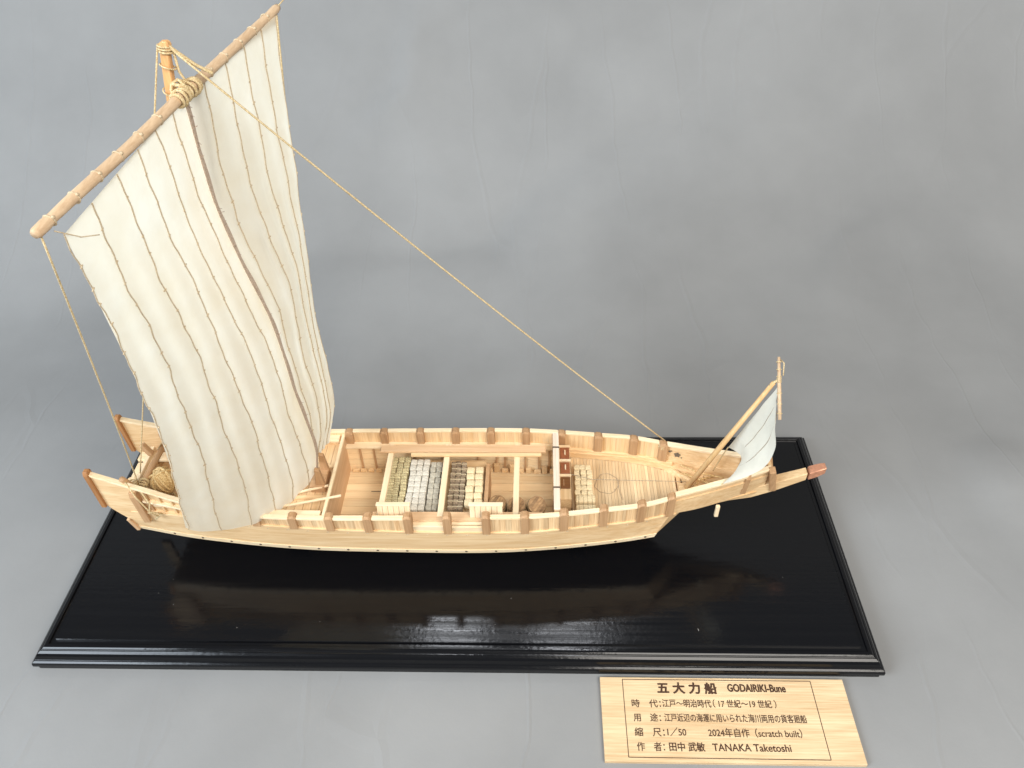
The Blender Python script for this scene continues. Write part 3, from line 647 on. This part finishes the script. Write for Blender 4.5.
# painted crest on the inner face of the far bow plank, just abaft the stay
cx, cz = 35.0, 6.55
def crest():
    mb = MB()
    def P(dx, dz):
        x = cx+dx; z = cz+dz; return (x, Y(1, hw(x)-.205), z)
    def disc(dx, dz, r):
        vs = [P(dx+r*math.cos(2*math.pi*k/10), dz+r*math.sin(2*math.pi*k/10)) for k in range(10)]
        vs2 = [(a, b+.03, c) for a, b, c in vs]; mb.loft([vs, vs2])
    for k in range(5): disc(.12*math.cos(1.57+k*1.257), .12*math.sin(1.57+k*1.257), .062)
    disc(0, 0, .045); disc(-.42, .16, .06); disc(-.34, .22, .035)
    disc(.24, -.17, .035)
    return mb.build('crest', M['mark'], ship)
crest()

# ---- small fore sail on its raking pole
FA, FB = Vector((35.33, 8.3, 5.35)), Vector((38.62, 8.25, 13.55))
fm = MB().tube([FA, FA.lerp(FB, .5), FB], [.16, .145, .11], 10).build('fore_mast', M['pole'], ship, smooth=True)
MB().box(35.0, 35.7, 7.95, 8.65, 5.42, 5.62).build('mast_step', M['tanX'], fm, bevel=.05)
fy0, fy1 = Vector((38.82, 6.85, 12.4)), Vector((38.85, 9.05, 14.5))
fy = MB().tube([fy0, fy0.lerp(fy1, .5), fy1], [.085, .095, .07], 10).build('fore_yard', M['yard'], ship, smooth=True)
mb = MB()
for t in (.1, .25, .42, .6, .63, .66, .69, .8, .92): mb.ring(fy0.lerp(fy1, t), (fy1-fy0), .105, .028, 12, 5)
mb.tube([fy0.lerp(fy1, .64), FB, FB+Vector((-.15, 0, -.2))], .07, 6)
mb.tube([fy1+Vector((.1, 0, -.15)), fy0.lerp(fy1, .9)+Vector((.25, 0, 0)), fy0.lerp(fy1, .7)+Vector((.2, 0, 0))], .03, 5)
mb.build('yard_lashing', M['rope'], fy, smooth=True)
T0, T1 = Vector((38.72, 7.0, 12.0)), Vector((38.76, 8.0, 13.5)); B0, B1 = Vector((36.9, 7.0, 7.45)), Vector((37.35, 8.75, 8.4))
def foresail(u, v):                           # u near to far, v head to foot
    p = T0.lerp(T1, u).lerp(B0.lerp(B1, u), v)
    p += Vector((.95, -.35, -.3))*math.sin(math.pi*v)*(1.0-u)
    p += Vector((.75, .0, .38))*math.sin(math.pi*u)*(max(0, v-.5)/.5)**2      # the foot arches up
    p += Vector((.8, -.3, 0))*.06*noise.noise(Vector((u*4, v*6, 2)))
    return p
fs_ = cloth(foresail, 'fore_sail', 20, 40, 'bluesail')
for u in (.35, .68):
    MB().tube([foresail(u, j/30)+Vector((.03, -.03, .02)) for j in range(31)], .02, 5).build('seam_cord', M['thread'], fs_)
rope([foresail(1, 1), (37.2, 8.9, 7.6), (36.9, 9.0, 6.2)], .035, 'sheet', n=6)
rope([foresail(0, 1), (36.6, 7.3, 7.0), (36.4, 7.6, 5.9)], .035, 'sheet', n=6)
mb = MB()
mb.tube([(35.4, 9.3, 5.6), (36.0, 8.9, 5.7), (36.6, 8.5, 5.75), (37.3, 8.6, 5.7)], .05, 6); mb.tube([(35.6, 8.0, 5.6), (36.2, 8.8, 5.7), (37.0, 9.0, 5.7)], .05, 6)
mb.tube([(35.2, 9.6, 6.0), (36.2, 9.0, 6.0), (37.4, 8.4, 6.3)], .04, 6)
mb.build('bow_ropes', M['strawrope'], ship, smooth=True)
# ---- cabinet against the fore bulkhead
cab = MB().box(28.36, 28.98, 6.9, 10.75, 5.2, 6.28).build('cabinet', M['tanY'], ship)
for y0, y1, mt in ((9.72, 10.62, 'mahog'), (8.62, 9.5, 'mahog'), (7.62, 8.42, 'darkbox')):
    d = MB().box(28.42, 28.94, y0, y1, 6.28, 6.36).build('cabinet_door', M[mt], cab, bevel=.015)
    if mt == 'mahog': MB().box(28.66, 28.73, (y0+y1)/2-.14, (y0+y1)/2+.2, 6.36, 6.43).build('handle', M['lightY'], d)
    else: MB().box(28.56, 28.6, y0+.15, y1-.2, 6.36, 6.39).build('handle', M['brownX'], d)
for y in (10.68, 9.6, 8.5): MB().box(28.34, 29.0, y-.07, y+.07, 6.28, 6.44).build('cabinet_bar', M['lightX'], cab, bevel=.015)

# ------------------------------------------------------------------ loose things aboard
# removed bulwark panels leaning inside the open bay
def panel(x0, label):
    t = thing('bulwark_board', (x0+.9, 5.8, 6.3), label, 'wooden panel', 'panels leaning at the open bulwark')
    mb = MB(); k = 6
    for j in range(k):
        a = x0+1.75*j/k+.012; b = x0+1.75*(j+1)/k-.012
        mb.loft([[(x, 5.62, 6.31), (x, 5.76, 7.14), (x, 5.90, 7.11), (x, 5.76, 6.31)] for x in (a, b)])
    mb.build('slats', M['lightZ'], t)
    MB().loft([[(x, 5.70, 7.14), (x, 5.73, 7.24), (x, 5.95, 7.21), (x, 5.92, 7.11)] for x in (x0-.03, x0+1.78)]).build('top_edge', M['lightX'], t, bevel=.015)
panel(18.65, 'pale slatted wooden panel leaning inside the near rail below the olive straw bales')
panel(23.55, 'pale slatted wooden panel leaning inside the near rail beside the round tubs')
# cargo platform and partition
MB().box(18.3, 24.15, YC-1.9, YC+2.15, 4.22, 5.44).build('cargo_platform', M['tanX'], ship)
MB().box(24.2, 24.42, 6.85, 9.75, 4.22, 5.95).build('partition', M['brownZ'], ship, bevel=.02)
def bale_mesh(name, sx, sy, sz, mat, band, nb, along):
    bw = .022 if mat is BALE['dark'] else .009
    me = bpy.data.meshes.new(name); bm = bmesh.new()
    bmesh.ops.create_cube(bm, size=1)
    for v in bm.verts: v.co = Vector((v.co.x*sx, v.co.y*sy, v.co.z*sz+sz/2))
    bmesh.ops.bevel(bm, geom=bm.edges[:], offset=min(sx, sy, sz)*.17, segments=2, profile=.6, affect='EDGES')
    for v in bm.verts: v.co += Vector((noise.noise(v.co*9), noise.noise(v.co*9+Vector((5, 1, 2))), noise.noise(v.co*9+Vector((2, 7, 1)))))*.02
    bandf = set()
    def addbox(x0, x1, y0, y1, z0, z1):
        r_ = bmesh.ops.create_cube(bm, size=1, matrix=Matrix.Translation(((x0+x1)/2, (y0+y1)/2, (z0+z1)/2)) @ Matrix.Diagonal((x1-x0, y1-y0, z1-z0, 1)))
        for v_ in r_['verts']: bandf.update(v_.link_faces)
    for k in range(nb):
        t = (k+.5)/nb-.5; e = .012
        if along == 'X': addbox(t*sx*.9-bw, t*sx*.9+bw, -sy/2-e, sy/2+e, .02, sz+e)
        else: addbox(-sx/2-e, sx/2+e, t*sy*.9-bw, t*sy*.9+bw, .02, sz+e)
    for v in bm.verts: v.co *= S
    for f_ in bm.faces: f_.material_index = 1 if f_ in bandf else 0; f_.smooth = f_ not in bandf
    bm.to_mesh(me); bm.free(); me.materials.append(mat); me.materials.append(band); return me
def stack(kind, x0, x1, y0, y1, nx, ny, z, h, label, group, band, nb, along, jit=.02, name='cargo_bale', skew=0):
    sx, sy = (x1-x0)/nx, (y1-y0)/ny
    me = bale_mesh(name, sx*.955, sy*.955, h, BALE[kind], band, nb, along)
    src = bpy.data.objects.new(name, me); tag(src, label, 'bale', group)
    for i in range(nx):
        for j in range(ny):
            o = src if i == 0 and j == 0 else src.copy()
            COL.objects.link(o)
            o.location = Vector((x0+sx*(i+.5)+random.uniform(-jit, jit)+skew*j/ny, y0+sy*(j+.5)+random.uniform(-jit, jit), z+random.uniform(0, jit)))*S
            o.rotation_euler = (random.uniform(-.05, .05), random.uniform(-.05, .05), random.uniform(-.09, .09))
stack('straw', 18.72, 19.78, 6.6, 10.35, 3, 9, 5.44, .46, 'small olive straw bale in the leftmost block of cargo', 'olive straw bales in the hold', M['baleband'], 2, 'Y', .03)
stack('white', 19.86, 20.96, 6.45, 10.1, 3, 9, 5.44, .50, 'small whitish bale in the palest block of cargo, right of the olive straw bales', 'whitish bales in the hold', M['baleband'], 0, 'X', .015)
stack('grey', 21.02, 22.0, 6.45, 9.95, 3, 9, 5.44, .44, 'small grey bale between the whitish block and the dark corded block', 'grey bales in the hold', M['baleband'], 0, 'X', .015)
stack('dark', 22.2, 23.06, 6.5, 10.0, 3, 9, 5.44, .40, 'small dark brown bale tied with pale cord, right of a deck beam', 'dark corded bales in the hold', M['palecord'], 1, 'Y', .03)
stack('cream', 23.12, 24.08, 6.8, 9.55, 2, 6, 5.44, .46, 'small cream bale in the rightmost block of cargo, by the brown partition', 'cream bales in the hold', M['baleband'], 0, 'X', .02)
# straw bales on the fore deck
stack('cream', 29.2, 30.2, 7.55, 9.75, 3, 6, 5.36, .5, 'tiny straw bale in the pile on the fore deck beside the cabinet', 'small straw bales on the fore deck', M['baleband'], 0, 'Y', .03)
def bigbale(y, z, label):
    me = bale_mesh('straw_bale', 1.08, .5, .55, BALE['cream'], M['baleband'], 4, 'X'); o = bpy.data.objects.new('straw_bale', me); COL.objects.link(o)
    o.location = Vector((29.75, y, z))*S; tag(o, label, 'bale')
bigbale(7.25, 5.4, 'wide pale straw bale on the fore deck, between the tiny bales and another wide bale')
bigbale(6.62, 5.36, 'pale wide straw bale on the fore deck, nearest the near rail')
# round tubs standing in the hold
def tub(c, ax, r, h, label):
    c = Vector(c); ax = Vector(ax).normalized()
    t = thing('barrel', c-ax*h, label, 'barrel', 'round wooden tubs in the hold')
    MB().lathe(c-ax*h, ax, [(r*.86, 0), (r, h*.5), (r*.97, h-.05), (r*.97, h), (r*.86, h), (r*.86, h-.06)], 26).build('staves', M['barrel'], t)
    mb = MB(); u = ax.cross(Vector((.6, 1, 0))).normalized(); v = ax.cross(u); k = 6; R = r*.87
    for j in range(k):
        a, b = -R+2*R*j/k+.012, -R+2*R*(j+1)/k-.012
        la, lb = math.sqrt(max(.001, R*R-a*a)), math.sqrt(max(.001, R*R-b*b))
        q = [u*a-v*la, u*b-v*lb, u*b+v*lb, u*a+v*la]
        mb.loft([[c+p-ax*.08 for p in q], [c+p-ax*(.01+.008*(j % 2)) for p in q]])
    mb.build('lid', M['barrel'], t)
    mb = MB()
    for f_ in (.3, .82): mb.ring(c-ax*h*(1-f_), ax, r*.985, .035, 26, 5)
    mb.build('hoop', M['baleband'], t)
tub((27.12, 6.6, 6.18), (.1, -.45, .9), .50, 1.5, 'round wooden tub with a planked lid, by the fore bulkhead')
tub((26.0, 6.65, 6.1), (.02, -.45, .9), .48, 1.5, 'round wooden tub half hidden behind the foremost deck beam')
tub((24.95, 6.9, 5.95), (0, -.3, .95), .48, 1.45, 'round wooden tub mostly hidden behind the right slatted panel')
# rods lying on the aft deck
def rod(a, b, label):
    tag(MB().bar(a, b, .13, .13).build('wooden_rod', M['lightX'], None, bevel=.03), label, 'wooden rod', 'rods on the aft deck')
rod((12.6, 6.95, 6.25), (15.6, 7.7, 6.45), 'thin pale wooden rod on the aft deck, beside the brown block')
rod((12.9, 6.25, 6.3), (16.6, 6.55, 6.98), 'thin pale wooden rod on the aft deck, resting over the bulkhead by the near rail')
# round bundle of straw rope at the stern
rb = thing('rope_bundle', (6.4, 7.7, 5.98), 'round bundle of straw rope lying at the stern beside the sail', 'rope bundle')
bc = Vector((6.4, 7.7, 6.85))
MB().blob(bc, .62, .66, .72, 16, 10).build('straw_core', M['strawrope'], rb, smooth=True)
mb = MB()
for k in range(9):
    ax = Vector((math.cos(k*.34), math.sin(k*.34), .5*math.sin(k*1.3)))
    mb.ring(bc+Vector((.06*math.sin(k), .06*math.cos(2*k), .04*math.sin(3*k))), ax, .68+.03*math.sin(k*2.2), .075, 26, 6)
mb.ring(bc+Vector((.2, -.25, -.35)), (.3, -.2, 1), .8, .07, 26, 6)
mb.build('rope_coil', M['strawrope'], rb, smooth=True)
# loop of grey thread lying on the fore deck
tl = MB(); pts = [(31.05+.66*math.cos(a)+.05*math.sin(3*a), 8.75+.72*math.sin(a), 5.39) for a in lin_space(.6, 6.7, 40)]
pts = [(31.85, 7.6, 5.39), (31.75, 8.0, 5.39)]+pts
tl.tube([(x+.06*noise.noise(Vector((x*3, y*3, 0))), y+.06*noise.noise(Vector((x*3, y*3, 5))), z) for x, y, z in pts], .012, 5)
tag(tl.build('thread_loop', M['thread'], None), 'fine grey thread loop lying on the fore deck planks', 'thread')
rope([(28.9, 8.55, 6.44), (30.2, 8.55, 5.98), (35.4, 8.6, 5.75)], .016, 'thread_line', 'thread', n=8)

# ------------------------------------------------------------------ name plate
PZ = FLOOR+.25
DYP = .085                                    # plate lies this much nearer the base
plate = thing('name_plate', (36.7, -2.3, FLOOR), 'pale wooden name plate with burnt lettering lying before the black base', 'name plate')
PO = Vector((30.37, -4.52+DYP, PZ)); PW, PH = 12.50, 4.26
MB().box(PO.x, PO.x+PW, PO.y, PO.y+PH, FLOOR+.002, PZ).build('board', M['plate'], plate, bevel=.015)
mb = MB()
fx0, fx1, fy0_, fy1_ = PO.x+1.16, PO.x+PW-1.67, PO.y+.2, PO.y+PH-.12
for a, b in (((fx0, fy0_), (fx1, fy0_)), ((fx1, fy0_), (fx1, fy1_)), ((fx1, fy1_), (fx0, fy1_)), ((fx0, fy1_), (fx0, fy0_))):
    mb.bar((a[0], a[1], PZ+.004), (b[0], b[1], PZ+.004), .035, .008)
mb.build('border_line', M['ink'], plate)
def text(s_, x0, x1, yb, size, bold=0.006, name='lettering'):
    cu = bpy.data.curves.new(name, 'FONT'); cu.body = s_; cu.size = size*S; cu.extrude = .004*S
    tmp = bpy.data.objects.new(name, cu); COL.objects.link(tmp); bpy.context.view_layer.update()
    me = bpy.data.meshes.new_from_object(tmp.evaluated_get(bpy.context.evaluated_depsgraph_get())); bpy.data.objects.remove(tmp)
    xs_ = [v.co.x for v in me.vertices]; a, b = min(xs_), max(xs_); k = (x1-x0)*S/(b-a)
    vs = [Vector(((v.co.x-a)*k, v.co.y, v.co.z))/S for v in me.vertices]; fs = [tuple(p.vertices) for p in me.polygons]
    mb = MB(); offs = [(0, 0)] if not bold else [(bold*math.cos(q*math.pi/4), bold*math.sin(q*math.pi/4)) for q in range(8)]
    for q, (dx, dy) in enumerate(offs): mb.add([(x0+.08+v.x+dx, yb+.085+DYP+v.y+dy, PZ+.006+v.z+.0004*q) for v in vs], fs)
    return mb.build(name, M['ink'], plate)
TEXTS = [
    ('五 大 力 船', 33.22, 36.23, -1.14, .62, .024), ('GODAIRIKI-Bune', 36.82, 39.75, -1.06, .56, .016),
    ('時　代：', 31.83, 33.30, -1.90, .44, .0045), ('江戸～明治時代', 33.38, 35.84, -1.88, .44, .0045), ('（ 17 世紀～19 世紀 ）', 35.94, 39.11, -1.87, .44, .0045),
    ('用　途：', 31.86, 33.22, -2.62, .44, .0045), ('江戸近辺の海運に用いられた海川両用の貨客廻船', 33.40, 40.44, -2.61, .44, .0045),
    ('縮　尺：', 31.85, 33.32, -3.35, .46, .0045), ('1／50', 33.46, 34.38, -3.33, .46, .0045), ('2024年自作（scratch built）', 35.47, 40.04, -3.34, .46, .0045),
    ('作　者：', 31.90, 33.25, -4.06, .46, .0045), ('田中 武敏', 33.47, 35.19, -4.05, .46, .008), ('TANAKA Taketoshi', 35.57, 39.34, -4.05, .5, .007)]
for args in TEXTS: text(*args)

for o in list(bpy.data.objects):
    if '_w' in o: del o['_w']
